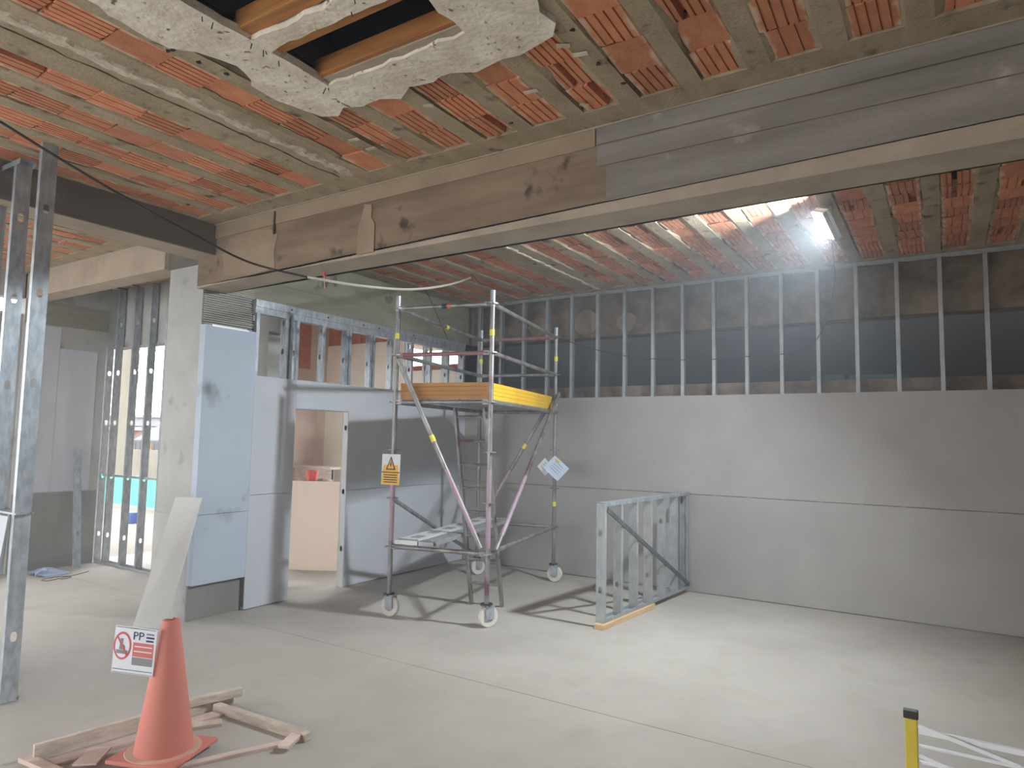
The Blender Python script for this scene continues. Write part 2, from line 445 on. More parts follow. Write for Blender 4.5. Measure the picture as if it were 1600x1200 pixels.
# jamb studs and band studs (web across the wall)
def wstud(y, z0, z1, fdir=1, mt='steel', holes=(0.3, 0.62)):
    m = MB(); stud(m, (PX - 0.1, y, z0), z1 - z0, Z, X, Y * fdir, W=0.087, holes=holes)
    m.build('stud', mt, wl, solid=0.0012)
wstud(5.862, 0, 2.42, 1, 'white', (0.45, 1.13, 1.9))  # steel jamb given a white colour for the light falling on it
wstud(5.04, 0, 2.42, -1, 'steel', (0.45, 1.13, 1.9))
for y, fd in ((4.50, 1), (4.88, 1), (4.945, 1), (5.03, 1), (5.41, 1), (5.78, 1), (5.83, 1), (6.19, 1), (6.24, 1), (6.58, 1), (6.98, 1), (7.38, 1), (7.78, 1), (8.16, 1)):
    wstud(y, 2.42, 3.1, fd)
m = MB(); m.box(PX - 0.1, PX - 0.012, 4.48, 8.2, 3.09, 3.155).build('header_rail', 'steel', wl)
m = MB(); m.box(PX - 0.1, PX - 0.006, 4.48, 8.2, 3.157, 3.235).build('header_rail', 'steel', wl)
for y in (4.94, 5.47, 6.33, 6.05, 7.0):
    MB().tube((PX - 0.012, y, 3.195), (PX - 0.002, y, 3.195), 0.012, 8).build('bolt', 'dark', wl)
MB().box(PX - 0.1, PX - 0.012, 5.05, 5.86, 2.09, 2.10).build('door_head_track', 'steel', wl)

# ------------------------------------------------------------------ column
co = root('column', (-6.5, 4.2, 0), kind='structure')
MB().box(-6.8, -6.2, 3.92, 4.5, 0, 3.9).build('shaft', 'concrete', co)
MB().box(-6.81, -6.5, 3.905, 3.921, 0.0, 1.0).build('render_patch', 'concrete', co)
# flush board cladding on the room face, with dark damp foot
MB().box(-6.2, -6.113, 3.91, 4.5, 1.012, 2.88).build('panel', 'board_stained', co)
MB().box(-6.2, -6.113, 3.91, 4.5, 0.34, 1.008).build('panel', 'board_stained', co)
MB().box(-6.2, -6.17, 3.915, 4.5, 0.0, 0.338).build('damp_foot', 'concrete_lower', co)
MB().box(-6.82, -6.19, 3.9, 4.51, 3.5, 3.82).build('capital', 'beam_dark', co)
# ribbed lath
m = MB()
for i in range(22):
    z = 2.90 + i * 0.0225
    m.bar((-6.178, 3.92, z), (-6.172, 4.49, z + random.uniform(-.006, .006)), 0.012, 0.007)
tag(m.build('lath_rib', 'lath', co), kind='stuff')
MB().box(-6.2, -6.188, 3.915, 4.49, 2.88, 3.4).build('lath_sheet', 'concrete_lower', co)
MB().box(-6.12, -6.105, 3.98, 4.4, 2.865, 2.885).build('lath_edge_rail', 'white', co)
MB().bar((-6.13, 4.42, 2.9), (-6.125, 4.36, 2.8), 0.012, 0.012).bar((-6.125, 4.40, 2.9), (-6.125, 4.47, 2.81), 0.014, 0.014).build('tie_wire', 'dark', co)

# ------------------------------------------------------------------ beams
def slab_prism(name, m, par, x0, x1, y0, y1, za0, za1, zb):
    """beam whose soffit runs from za0 at x0 to za1 at x1"""
    vs = [(x0, y0, za0), (x1, y0, za1), (x1, y1, za1), (x0, y1, za0), (x0, y0, zb), (x1, y0, zb), (x1, y1, zb), (x0, y1, zb)]
    return MB().add(vs, [(0, 3, 2, 1), (4, 5, 6, 7), (0, 1, 5, 4), (1, 2, 6, 5), (2, 3, 7, 6), (3, 0, 4, 7)]).build(name, m, par)
b1 = root('beam', (0, 4, 3.5), kind='structure')
slab_prism('concrete_face', 'beam', b1, -6.2, 3.2, 3.85, 4.14, 3.235, 3.42, 3.9)
slab_prism('soffit', 'beam_pale', b1, -6.2, 3.2, 3.8495, 4.1405, 3.231, 3.416, 3.25)
slab_prism('upper_board_band', 'beam_patch', b1, -6.0, -1.86, 3.838, 3.852, 3.69, 3.70, 3.84)
slab_prism('upper_board_band', 'beam_flare_grey', b1, -1.85, 3.2, 3.838, 3.852, 3.71, 3.70, 3.84)
slab_prism('mortar_fillet', 'beam_pale', b1, -6.0, 3.2, 3.826, 3.852, 3.818, 3.818, 3.84)
slab_prism('upper_board_face', 'beam_flare_grey', b1, -1.845, 3.2, 3.8435, 3.852, 3.565, 3.565, 3.698)
slab_prism('board_mark', 'beam_flare_grey', b1, -1.78, 3.2, 3.844, 3.852, 3.323, 3.421, 3.558)
MB().poly([(x, 3.845, z) for x, z in [(-5.75, 3.3), (-5.3, 3.27), (-5.02, 3.29), (-5.04, 3.45), (-5.0, 3.6), (-5.1, 3.66), (-5.4, 3.69), (-5.7, 3.66), (-5.8, 3.5)]], (0, 0.008, 0)).build('mortar_patch', 'beam_patch', b1)
dp = [(-3.99, 3.27), (-3.8, 3.27), (-3.8, 3.5), (-3.84, 3.56), (-3.84, 3.66), (-3.92, 3.68), (-3.95, 3.56), (-3.98, 3.5)]
MB().poly([(x, 3.838, z) for x, z in dp], (0, 0.015, 0)).build('mortar_drip', 'beam_patch', b1)
MB().box(-5.05, -5.03, 3.832, 3.84, 3.6, 3.81).build('crack_filler', 'dark_wall', b1)
b2 = root('beam', (-6.25, 6.3, 3.5), kind='structure')
MB().box(-6.5, -6.17, 4.14, 8.5, 3.236, 3.9).build('concrete_face', 'beam_green', b2, bevel=0.008)
MB().box(-6.17, -6.160, 4.2, 8.2, 3.45, 3.462).build('board_mark', 'beam_green', b2)
b3 = root('beam', (-6, 1, 3.7), kind='structure')
MB().box(-6.25, -5.92, -5.0, 3.86, 3.53, 3.9).build('concrete_face', 'beam_dark', b3, bevel=0.006)  # dark tone carries the shade cast by the main beam
MB().box(-6.25, -5.925, -5.0, 3.86, 3.525, 3.54).build('soffit', 'beam_pale', b3)  # paler strip puts the light on the underside into the colour
b4 = root('beam', (-8, 4, 3.6), kind='structure')
MB().box(-10.2, -6.8, 3.85, 4.1, 3.50, 3.9).build('concrete_face', 'beam_pale', b4, bevel=0.006)

# ------------------------------------------------------------------ ceiling: clay blocks between mortar ribs
BW, BL = 0.236, 0.270
def block_mesh(kind):
    """hollow clay block seen from below; local origin at centre of its lower face"""
    n = {'grooved': 4, 'fine': 5, 'smooth': 0, 'broken': 4, 'pair': 2, 'slot': 3}[kind]
    hw = BW / 2
    prof = [(-hw, 0.012), (-hw + 0.012, 0)]
    if n:
        for i in range(n):
            c = -hw + BW * (i + 1) / (n + 1)
            wdt = 0.005 if kind != 'pair' else 0.004
            dep = 0.012
            if kind == 'broken' and i in (1,):
                wdt, dep = 0.02, 0.05
            if kind == 'slot' and i == 2:
                wdt, dep = 0.028, 0.05
            prof += [(c - wdt, 0), (c - wdt * .7, dep), (c + wdt * .7, dep), (c + wdt, 0)]
    prof += [(hw - 0.012, 0), (hw, 0.012), (hw, 0.06), (-hw, 0.06)]
    m = MB()
    m.poly([(x, -BL / 2, z) for x, z in prof], (0, BL, 0))
    me = bpy.data.meshes.new('block_' + kind)
    me.from_pydata(m.v, [], m.f)
    b = bmesh.new(); b.from_mesh(me)
    for v in b.verts:                                   # ragged ends
        v.co.y += random.uniform(-0.008, 0.008)
    bmesh.ops.recalc_face_normals(b, faces=b.faces)
    b.to_mesh(me); b.free()
    me.materials.append(MAT['clay'])
    return me
BLOCKS = [(block_mesh(k), w) for k, w in (('grooved', 4), ('fine', 3), ('smooth', 5), ('broken', 1), ('pair', 4), ('slot', 1))]
PATCH = [(-3.34, 0.3), (-3.30, 1.0), (-3.31, 1.47), (-3.37, 1.68), (-3.34, 1.86), (-3.26, 1.96), (-3.19, 2.15), (-3.31, 2.33), (-3.33, 2.45), (-3.30, 2.60), (-3.25, 2.78), (-3.16, 2.84), (-3.05, 2.76), (-2.93, 2.83), (-2.78, 2.80), (-2.66, 2.86), (-2.54, 2.80), (-2.38, 2.82), (-2.22, 2.79), (-2.10, 2.85), (-1.92, 2.83), (-1.80, 2.86), (-1.68, 2.81), (-1.58, 2.80), (-1.52, 2.70), (-1.55, 2.60), (-1.50, 2.50), (-1.54, 2.3), (-1.46, 2.0), (-1.52, 1.5), (-1.48, 1.0), (-1.55, 0.3)]
HOLES = [(-2.93, -1.95, 2.145, 2.545), (-2.93, -2.0, 1.55, 2.04)]
def inside(x, y, poly):
    c = False
    for (x0, y0), (x1, y1) in zip(poly, poly[1:] + poly[:1]):
        if (y0 > y) != (y1 > y) and x < (x1 - x0) * (y - y0) / (y1 - y0) + x0:
            c = not c
    return c

def ceiling(x0, x1, y0, y1, rows, ya, nb, skip=None):
    c = root('ceiling', ((x0 + x1) / 2, (y0 + y1) / 2, CZ), kind='structure')
    cx, cy = (x0 + x1) / 2, (y0 + y1) / 2
    # carrier slab above, left open over the two holes
    s = MB()
    if skip:
        hx0, hx1, hy0, hy1 = -2.95, -1.92, 1.5, 2.56
        s.box(x0, hx0, y0, y1, CZ + 0.06, CZ + 0.2).box(hx1, x1, y0, y1, CZ + 0.06, CZ + 0.2).box(hx0, hx1, y0, hy0, CZ + 0.06, CZ + 0.2).box(hx0, hx1, hy1, y1, CZ + 0.06, CZ + 0.2)
    else:
        s.box(x0, x1, y0, y1, CZ + 0.06, CZ + 0.2)
    s.build('topping', 'void', c)
    # ribs
    edges = sorted(rows)
    spans = []
    prev = x0
    for rx in edges:
        spans.append((prev, rx - BW / 2 + 0.004)); prev = rx + BW / 2 - 0.004
    spans.append((prev, x1))
    for a, b in spans:
        if b - a < 0.01: continue
        yy = [(y0, y1)]
        if skip and b > -2.95 and a < -1.92:
            yy = [(y0, 1.5), (2.56, y1)]
        for p, q in yy:
            n = max(2, int((q - p) / 0.07))
            vs, fs = [], []
            wa = wb_ = 0.0
            for i in range(n + 1):
                y = p + (q - p) * i / n
                wa = max(-0.022, min(0.03, wa + random.uniform(-.02, .02)))     # mortar smeared over the block edges
                wb_ = max(-0.03, min(0.022, wb_ + random.uniform(-.02, .02)))
                ja = wa if a > x0 else 0
                jb = wb_ if b < x1 else 0
                vs += [(a - ja, y, CZ + 0.012), (a + 0.012, y, CZ - random.uniform(0, 0.006)), (b - 0.012, y, CZ - random.uniform(0, 0.006)), (b - jb, y, CZ + 0.012), (b, y, CZ + 0.07), (a, y, CZ + 0.07)]
            for i in range(n):
                k = i * 6
                fs += [(k + j, k + (j + 1) % 6, k + 6 + (j + 1) % 6, k + 6 + j) for j in range(6)]
            fs += [tuple(range(6)), tuple(range(n * 6, n * 6 + 6))]
            MB().add(vs, fs).build('mortar_rib', 'rib', c)
    # end strip of concrete along the beam
    PITCH = 0.282
    yend = ya + nb * PITCH
    if y1 - yend > 0.05:
        MB().box(x0, x1, yend + 0.0, y1, CZ - 0.004, CZ + 0.06).build('end_strip', 'rib', c)
    if ya - y0 > 0.05:
        MB().box(x0, x1, y0, ya, CZ - 0.004, CZ + 0.06).build('end_strip', 'rib', c)
    meshes = [me for me, w in BLOCKS for _ in range(w)]
    for rx in rows:
        shift = random.uniform(-0.0, 0.0)
        for i in range(nb):
            y = ya + (i + 0.5) * PITCH + shift + random.uniform(-.004, .004)
            if skip and inside(rx, y, PATCH) and inside(rx, y + 0.12, PATCH):
                continue
            o = bpy.data.objects.new('block', random.choice(meshes))
            o.parent = c
            o.location = (rx - cx + random.uniform(-.006, .006), y - cy, random.choice((0.002, 0.004, 0.008, 0.014, 0.02)))
            o.rotation_euler = (random.uniform(-.02, .02), random.uniform(-.03, .03), random.uniform(-.035, .035))
            o.scale = (random.uniform(.96, 1.06), 1, 1)
            COL.objects.link(o)
    return c
grid = lambda k: -3.56 + 0.37 * k
near_rows = [grid(k) for k in range(-6, 15) if k != -1]
c1 = ceiling(-5.92, 3.2, -5.0, 3.85, near_rows, 3.63 - 13 * 0.282, 13, skip=True)
c2 = ceiling(-6.17, 3.2, 4.14, 8.5, [grid(k) for k in range(-6, 14) if k != -1], 4.75, 12)
c3 = ceiling(-10.2, -6.25, -5.0, 3.85, [-6.5 - 0.37 * k for k in range(10)], 3.66 - 9 * 0.282, 9)
c4 = ceiling(-10.2, -6.5, 4.1, 12.2, [-6.72 - 0.37 * k for k in range(9)], 4.2, 14)
# wide pale crust lines on the two broad ribs
def crust(c, x, y0, y1, w):
    vs, fs = [], []
    n = int((y1 - y0) / 0.05)
    for i in range(n + 1):
        y = y0 + (y1 - y0) * i / n
        l = random.uniform(0.25, 1.0) * w; r = random.uniform(0.25, 1.0) * w
        vs += [(x - l, y, CZ - 0.003), (x - l * .4, y, CZ - 0.014), (x + r * .5, y, CZ - 0.014), (x + r, y, CZ - 0.003)]
    for i in range(n):
        fs += [(i * 4 + j, i * 4 + j + 1, i * 4 + j + 5, i * 4 + j + 4) for j in range(3)]
    MB().add(vs, fs).build('mortar_crust', 'crust', c)
crust(c1, -3.83, 0.6, 3.6, 0.075)
crust(c2, -3.86, 4.8, 8.1, 0.05)
MB().path([(-3.955 + random.uniform(-.012, .012), 0.3 + i * .07, CZ - 0.002) for i in range(48)], 0.006, 5).build('rib_crease', 'wood_crease', c1)
for x, y, a in ((-3.39, 3.15, .3), (-2.63, 3.03, .9), (-2.02, 3.22, .2), (-1.63, 2.9, .8), (-1.6, 3.02, .4), (-1.8, 3.5, 1.1), (-3.39, 3.32, 0.1)):
    MB().bar((x, y, CZ - 0.009), (x + .09 * math.cos(a), y + .09 * math.sin(a) * .5, CZ - 0.011), 0.03, 0.006).build('mortar_crumb', 'crust', c1)
random.seed(21)
for i in range(46):
    x = random.choice(near_rows) + 0.185 + random.uniform(-.05, .05); y = random.uniform(0.8, 3.75)
    if inside(x, y, PATCH) or x > 1: continue
    a = random.uniform(0, 6.3)
    pts = [(x + random.uniform(.008, .022) * math.cos(a + t * 1.05), y + random.uniform(.008, .02) * math.sin(a + t * 1.05), CZ - 0.0085) for t in range(6)]
    MB().poly(pts, (0, 0, 0.004)).build('rebar_stub', 'void', c1)

# plaster patch with the two holes
bm = bmesh.new()
def loop(pts):
    vs = [bm.verts.new((x, y, CZ - 0.03)) for x, y in pts]
    return [bm.edges.new((vs[i], vs[(i + 1) % len(vs)])) for i in range(len(vs))]
def ragged(pts, step=0.09, j=0.018):
    out = []
    for (x0, y0), (x1, y1) in zip(pts, pts[1:] + pts[:1]):
        n = max(1, int(math.hypot(x1 - x0, y1 - y0) / step))
        for i in range(n):
            out.append((x0 + (x1 - x0) * i / n + random.uniform(-j, j), y0 + (y1 - y0) * i / n + random.uniform(-j, j)))
    return out
es = loop(ragged(PATCH, 0.07, 0.014))
for (a, b, c_, d) in HOLES:
    es += loop(ragged([(a, c_), (b, c_), (b, d), (a, d)], 0.08, 0.014))
bmesh.ops.triangle_fill(bm, use_beauty=True, edges=es)
ext = bmesh.ops.extrude_face_region(bm, geom=bm.faces[:])
for v in [g for g in ext['geom'] if isinstance(g, bmesh.types.BMVert)]:
    v.co.z += 0.045
bmesh.ops.recalc_face_normals(bm, faces=bm.faces)
me = bpy.data.meshes.new('plaster_patch'); 
for v in bm.verts: v.co -= Vector(c1.location)
bm.to_mesh(me); bm.free(); me.materials.append(MAT['plaster'])
pp = bpy.data.objects.new('plaster_patch', me); COL.objects.link(pp); pp.parent = c1
random.seed(5)
m = MB()
for (a, b, c_, d) in HOLES:
    for i in range(6):
        x = random.choice((a - .02, random.uniform(a, b))); y = random.choice((c_ - .02, d + .02, random.uniform(c_, d)) if x < a else (c_ - .02, d + .02))
        m.tube((x, y, CZ), (x + random.uniform(-.02, .02), y + random.uniform(-.02, .02), CZ - random.uniform(.045, .07)), .0025, 4)
tag(m.build('wire_stub', 'void', c1), kind='stuff')
# old joists and the dark void above
for y0, y1, z0 in ((2.145, 2.225, CZ - 0.002), (2.47, 2.565, CZ - 0.002), (1.955, 2.035, CZ - 0.002), (1.49, 1.57, CZ - 0.002)):
    MB().box(-2.97, -1.93, y0, y1, z0, z0 + 0.1).build('joist', 'wood_old', c1, bevel=0.004)
MB().box(-2.95, -1.92, 2.50, 2.58, CZ - 0.012, CZ + 0.03).build('pale_batten', 'beam_pale', c1)
v = MB()
v.box(-3.0, -2.96, 1.45, 2.6, CZ + 0.05, 4.5).box(-1.92, -1.88, 1.45, 2.6, CZ + 0.05, 4.5).box(-3, -1.9, 1.41, 1.45, CZ + 0.05, 4.5).box(-3, -1.9, 2.58, 2.62, CZ + 0.05, 4.5).box(-3, -1.88, 1.4, 2.62, 4.5, 4.55)
v.build('void_lining', 'void', c1)
for i, (x, w) in enumerate(((-2.7, .22), (-2.4, .3), (-2.15, .2))):
    MB().box(x, x + w, 2.33 + .01 * i, 2.36 + .01 * i, 4.05, 4.07).build('old_lath', 'wood_dusty', c1)

# ------------------------------------------------------------------ left room and facade opening
wside = root('wall_side', (-9.95, 4, 0), kind='structure')
MB().box(-10.2, -9.96, 3.85, 4.88, 0, 3.9).build('masonry', 'concrete', wside)
MB().box(-9.96, -9.95, 3.86, 4.87, 0, 0.99).build('render_base', 'concrete_lower', wside)
for y0, y1 in ((3.86, 4.28), (4.283, 4.76)):
    MB().box(-9.96, -9.945, y0, y1, 1.0, 3.18 if y0 < 4.2 else 2.9).build('panel', 'board_pale', wside)
MB().box(-10.1, -9.94, 3.86, 4.88, 3.2, 3.5).build('concrete_band', 'beam_green', wside)
MB().box(-10.2, -10.0, -5.2, -3.0, 0, 3.9).box(-10.2, -10.0, -3, 3.85, 0, 0.6).box(-10.2, -10.0, -3, 3.85, 3.5, 3.9).box(-10.2, -10.0, 1.0, 1.3, 0.6, 3.5).box(-10.2, -10.0, 3.4, 3.85, 0.3, 3.3).build('masonry', 'concrete', wside)  # unseen openings added to brighten the left side with daylight
wfa = root('wall_facade', (-9, 5, 0), kind='structure')
MB().box(-10.2, -9.96, 4.88, 5.2, 3.0, 3.9).build('lintel_panel', 'concrete', wfa)
MB().box(-10.2, -6.3, 5.02, 5.2, 3.0, 3.9).build('lintel_panel', 'concrete', wfa)
MB().box(-8.42, -8.3, 5.02, 5.2, 0, 3.0).box(-6.9, -6.6, 5.02, 5.2, 0, 3.0).build('masonry', 'concrete', wfa)  # open gap between the piers added, unseen, to light the pinkish board
fr = root('stud_frame', (-9.2, 4.95, 0), 'tall metal stud frame standing in the bright doorway beside the column', 'frame')
for x in (-9.985, -9.75, -9.32, -8.92, -8.52):
    m = MB(); stud(m, (x, 4.91, 0.005), CZ - 0.03, Z, Y, -X, W=0.09, F=0.035, holes=(0.38, 1.18, 1.92, 2.62, 3.3))
    m.build('stud', 'steel', fr, solid=0.0012)
m = MB(); track(m, (-9.98, 4.908, 0.003), (-8.4, 4.908, 0.003), Y, Z); m.build('track', 'steel_dull', fr, solid=0.0012)
MB().bar((-9.98, 4.955, 1.2), (-8.44, 4.955, 1.2), 0.02, 0.035).build('stiffener_channel', 'steel_dull', fr)

ls = root('loose_stud', (-9.7, 4.6, 0), 'single shiny metal stud propped upright against the side wall', 'stud')
m = MB(); stud(m, (-9.68, 4.52, 0), 1.55, (Z + Vector((-0.12, 0, 0))).normalized(), Y, -X, W=0.085, F=0.04, holes=(0.45, 1.15)); m.build('channel', 'steel', ls, solid=0.0012)
bf = root('plastic_film', (-9.6, 4.2, 0), 'crumpled blue plastic film on the floor below the side wall', 'film')
m = MB(); random.seed(3)
pts = []
for i in range(9):
    for j in range(6):
        pts.append((-9.78 + i * .05 + random.uniform(-.02, .02), 4.02 + j * .06 + random.uniform(-.02, .02), max(0.004, .05 * math.sin(i * .45) * math.sin(j * .7) + random.uniform(0, .04))))
m.add(pts, [(i * 6 + j, i * 6 + j + 1, i * 6 + j + 7, i * 6 + j + 6) for i in range(8) for j in range(5)])
m.build('film', 'blue_film', bf, solid=0.002)
wi = root('wire_loop', (-9.3, 4.2, 0), 'thin wire looped on the floor beside the blue film', 'wire')
MB().path([(-9.18 + .1 * math.cos(t * .5), 4.1 + .16 * math.sin(t * .5), 0.006) for t in range(12)] + [(-9.26, 4.4, 0.006), (-9.35, 4.55, .006)], 0.004, 5).build('strand', 'dark', wi)

# near stud partition frame at the left
sf = root('stud_frame', (-5.6, 2.1, 0), 'tall partly boarded metal stud frame nearest the camera', 'frame')
for i, x in enumerate((-5.28, -5.68, -6.08, -6.48)):
    m = MB(); stud(m, (x, 2.07, 0.004), (CZ - 0.01 if i == 0 else CZ - 0.06), Z, Y, -X, W=0.1, F=0.04, holes=(0.42, 1.5, 2.12, 2.75, 3.35))
    m.build('stud', 'steel', sf, solid=0.0012)
m = MB(); track(m, (-6.5, 2.068, CZ - 0.05), (-5.62, 2.068, CZ - 0.05), Y, -Z, W=0.104, F=.04); m.build('track', 'steel', sf, solid=0.0012)
m = MB(); track(m, (-6.5, 2.068, 0.003), (-5.27, 2.068, 0.003), Y, Z, W=0.104); m.build('track', 'steel', sf, solid=0.0012)
m = MB(); track(m, (-6.5, 2.06, 1.235), (-5.235, 2.06, 1.235), Y, Z, W=0.11, F=.012); m.build('noggin_track', 'steel', sf, solid=0.0012)
MB().poly([(-5.32, 2.05, 1.22), (-6.5, 2.05, 1.22), (-6.5, 2.05, 0.02), (-5.62, 2.05, 0.02)], (0, 0.0125, 0)).build('panel', 'board_pale', sf)

# leaning plasterboard offcut at the column
lb = root('plasterboard_offcut', (-6.2, 3.62, 0), 'narrow pale plasterboard offcut leaning against the column foot', 'plasterboard')
q = [Vector((-6.40, 3.54, 0.0)), Vector((-6.08, 3.66, 0.0)), Vector((-5.97, 3.885, 1.19)), Vector((-6.26, 3.80, 1.185))]
MB().poly(q, (0.008, -0.012, 0.003)).build('sheet', 'board_offcut', lb)

# ------------------------------------------------------------------ room behind the partition
wbr = root('wall_backroom', (-8, 8.3, 0), kind='structure')
MB().box(-9.3, -8.55, 8.34, 8.46, 0, 3.4).build('panel', 'board_beige', wbr)
MB().box(-8.5495, -7.45, 8.34, 8.46, 2.4, 3.4).build('panel', 'board_beige', wbr)
for i in range(7):
    for k in range(2):
        MB().box(-9.3 + i * .265, -9.045 + i * .265, 8.36, 8.44, 3.405 + k * .19, 3.59 + k * .19).build('brick', 'brick_wall', wbr)
MB().box(-7.44, -6.3, 8.34, 8.44, 2.3, 2.879).build('panel', 'board_beige', wbr)
MB().box(-8.55, -6.3, 8.34, 8.44, 0, 0.3).build('panel', 'board_beige', wbr)  # unseen opening left above it, added to light the back room
MB().box(-7.44, -6.3, 8.36, 8.46, 2.88, 2.96).build('brick_band', 'brick_wall', wbr)
MB().box(-7.44, -6.3, 8.36, 8.46, 3.5, 3.9).build('lintel_panel', 'brown_render', wbr)
for x in (-7.44, -7.05, -6.66, -6.34):
    m = MB(); stud(m, (x, 8.3, 2.5), 1.3, Z, Y, X, W=0.07); m.build('stud', 'steel', wbr, solid=0.0012)
wbl = root('wall_backroom_side', (-9.3, 7, 0), kind='structure')
MB().box(-9.42, -9.3, 6.75, 8.46, 0, 3.9).box(-9.42, -9.3, 5.75, 6.75, 0, .2).box(-9.42, -9.3, 5.75, 6.75, 3.4, 3.9).build('render', 'brown_render', wbl)  # unseen window gap added in the side wall for more daylight
MB().box(-9.42, -8.4, 5.6, 5.75, 0, 3.9).build('render', 'brown_render', wbl)
for i in range(3):
    MB().box(-9.3, -9.288, 6.8 + i * .4, 7.15 + i * .4, 2.95, 3.75).build('panel', 'brick_wall', wbl)
hp = root('half_height_board', (-7.2, 6.35, 0), 'pinkish plasterboard sheet standing on edge beyond the doorway', 'plasterboard')
MB().obox((-7.62, 6.12, 0.0), (0.75, 0.385, 0), (-0.03, 0.06, 0), (0, 0, 1.18)).build('sheet', 'board_pink', hp, bevel=0.003)
sh = root('trestle_shelf', (-9.0, 7.9, 0), 'long timber shelf on trestle legs at the end of the back room', 'shelf')
MB().box(-9.28, -8.3, 7.6, 8.1, 1.26, 1.3).build('top', 'wood_dusty', sh)
for x in (-9.2, -8.4):
    for y in (7.65, 8.0):
        MB().box(x, x + .06, y, y + .06, 0, 1.26).build('leg', 'wood_dusty', sh)
MB().box(-9.2, -8.34, 7.66, 7.7, 1.1, 1.26).build('apron', 'wood_dusty', sh)
bk = root('paint_bucket', (-8.0, 7.0, 0), 'small red bucket on a stand seen through the doorway', 'bucket')
MB().lathe((-7.75, 6.75, 0), [(0.16, 0), (0.14, 1.14)], 14).build('stand', 'dark', bk)
MB().lathe((-7.75, 6.75, 1.14), [(0.07, 0), (0.09, 0.15), (0.084, 0.15), (0.066, 0.01)], 16).build('pail', 'red', bk)

# ------------------------------------------------------------------ ceiling lamp (the key light of the photograph)
lp = root('ceiling_lamp', (-0.80, 6.12, 3.66), 'bright white LED floodlight hanging under the clay block ceiling', 'lamp')
lm = bpy.data.materials.new('lit_diffuser'); lm.use_nodes = True
bs = lm.node_tree.nodes['Principled BSDF']
bs.inputs['Base Color'].default_value = (1, 1, 1, 1)
bs.inputs['Emission Color'].default_value = (0.84, 0.93, 1.0, 1)
bs.inputs['Emission Strength'].default_value = LAMP_STRENGTH
ltn = Vector((-0.66, -0.38, -0.65)).normalized()                   # the lamp faces down, to the left and to the front
lta = Vector((-0.22, 1.4, -0.72)); lta = (lta - ltn * lta.dot(ltn)).normalized()
lts = ltn.cross(lta)
lta, lts = lta * math.cos(math.radians(27)) + lts * math.sin(math.radians(27)), lts * math.cos(math.radians(27)) - lta * math.sin(math.radians(27))
lc = Vector((-0.80, 6.12, 3.66))
MB().obox(lc - lta * .145 - lts * .075 - ltn * .035, lta * .29, lts * .15, ltn * .032).build('housing', 'lamp_body', lp, bevel=.004)
MB().obox(lc - lta * .13 - lts * .06 - ltn * .003, lta * .26, lts * .12, ltn * .006).build('diffuser', lm, lp)
rim = MB()  # rim added to shield the ceiling and right side from the lamp
for sg in (-1, 1):
    rim.obox(lc + lts * (sg * .069) - lts * .006 - lta * .145 - ltn * .004, lta * .29, lts * .012, ltn * .038)
    rim.obox(lc + lta * (sg * .139) - lta * .006 - lts * .075 - ltn * .004, lta * .012, lts * .15, ltn * .022)
rim.build('added_hood', 'steel_dull', lp)
MB().bar(lc - ltn * .03, Vector((-0.76, 6.15, CZ + 0.008)), 0.03, 0.012).build('bracket', 'steel_dull', lp)

# ------------------------------------------------------------------ scaffold tower
O1 = Vector((-4.79, 5.23, 0)); U = Vector((1.033, 0.24, 0)); V = Vector((-0.515, 2.24, 0))
P = [O1, O1 + U, O1 + U + V, O1 + V]        # P1 front-left, P2 front-right, P3 back-right, P4 back-left
LV = [0.21, 0.69, 1.18, 1.67, 2.16, 2.65, 3.14]
st = root('scaffold_tower', tuple(O1), 'mobile steel scaffold tower with yellow toe boards beside the left partition', 'scaffold')
TR = 0.0242
for i, p in enumerate(P):
    top = 3.27
    pole = MB().tube(p + Z * 0.17, p + Z * top, TR, 12).build('standard', 'tube', st, smooth=True)
    for z in LV:
        MB().tube(p + Z * (z - .005), p + Z * (z + .005), 0.062, 8).build('rosette', 'tube', pole)
    MB().tube(p + Z * (top - .16), p + Z * (top + .005), TR + .003, 12).build('spigot_collar', 'steel', pole, smooth=True)
    for z in ((2.82,) if i != 2 else (2.83, 2.25, 0.95)):
        MB().tube(p + Z * z, p + Z * (z + .06), TR + .0015, 12).build('sticker', 'yellow_tape', pole, smooth=True)
    if i in (1, 0):
        MB().tube(p + Z * 0.75, p + Z * 1.5, TR + .001, 12).build('paint_band', 'tube_purple', pole, smooth=True)
    # castor
    d = Vector((1, 0.12, 0)).normalized() if i in (0, 2) else Vector((0.45, 1, 0)).normalized()
    n = d.cross(Z)
    ca = root('castor', (0, 0, 0)); ca.parent = st
    ca.location = p - O1
    cc = p
    wc = cc + d * 0.02 + Z * 0.1
    MB().tube(wc - n * .024, wc + n * .024, 0.1, 20).build('wheel', 'rubber', ca, bevel=0.008)
    MB().tube(wc - n * .03, wc + n * .03, 0.045, 14).build('hub', 'steel_dull', ca)
    MB().obox(wc - n * .042 - d * .045 - Z * .02, n * .008, d * .09, Z * .13).obox(wc + n * .034 - d * .045 - Z * .02, n * .008, d * .09, Z * .13).obox(wc - n * .045 - d * .06 + Z * .105, n * .09, d * .12, Z * .012).build('fork', 'steel', ca)
    MB().tube(cc + Z * .205, cc + Z * .225, 0.06, 10).build('jack_nut', 'dark', ca)
    MB().tube(cc + Z * .16, cc + Z * .3, 0.017, 10).build('jack_stem', 'dark', ca, smooth=True)
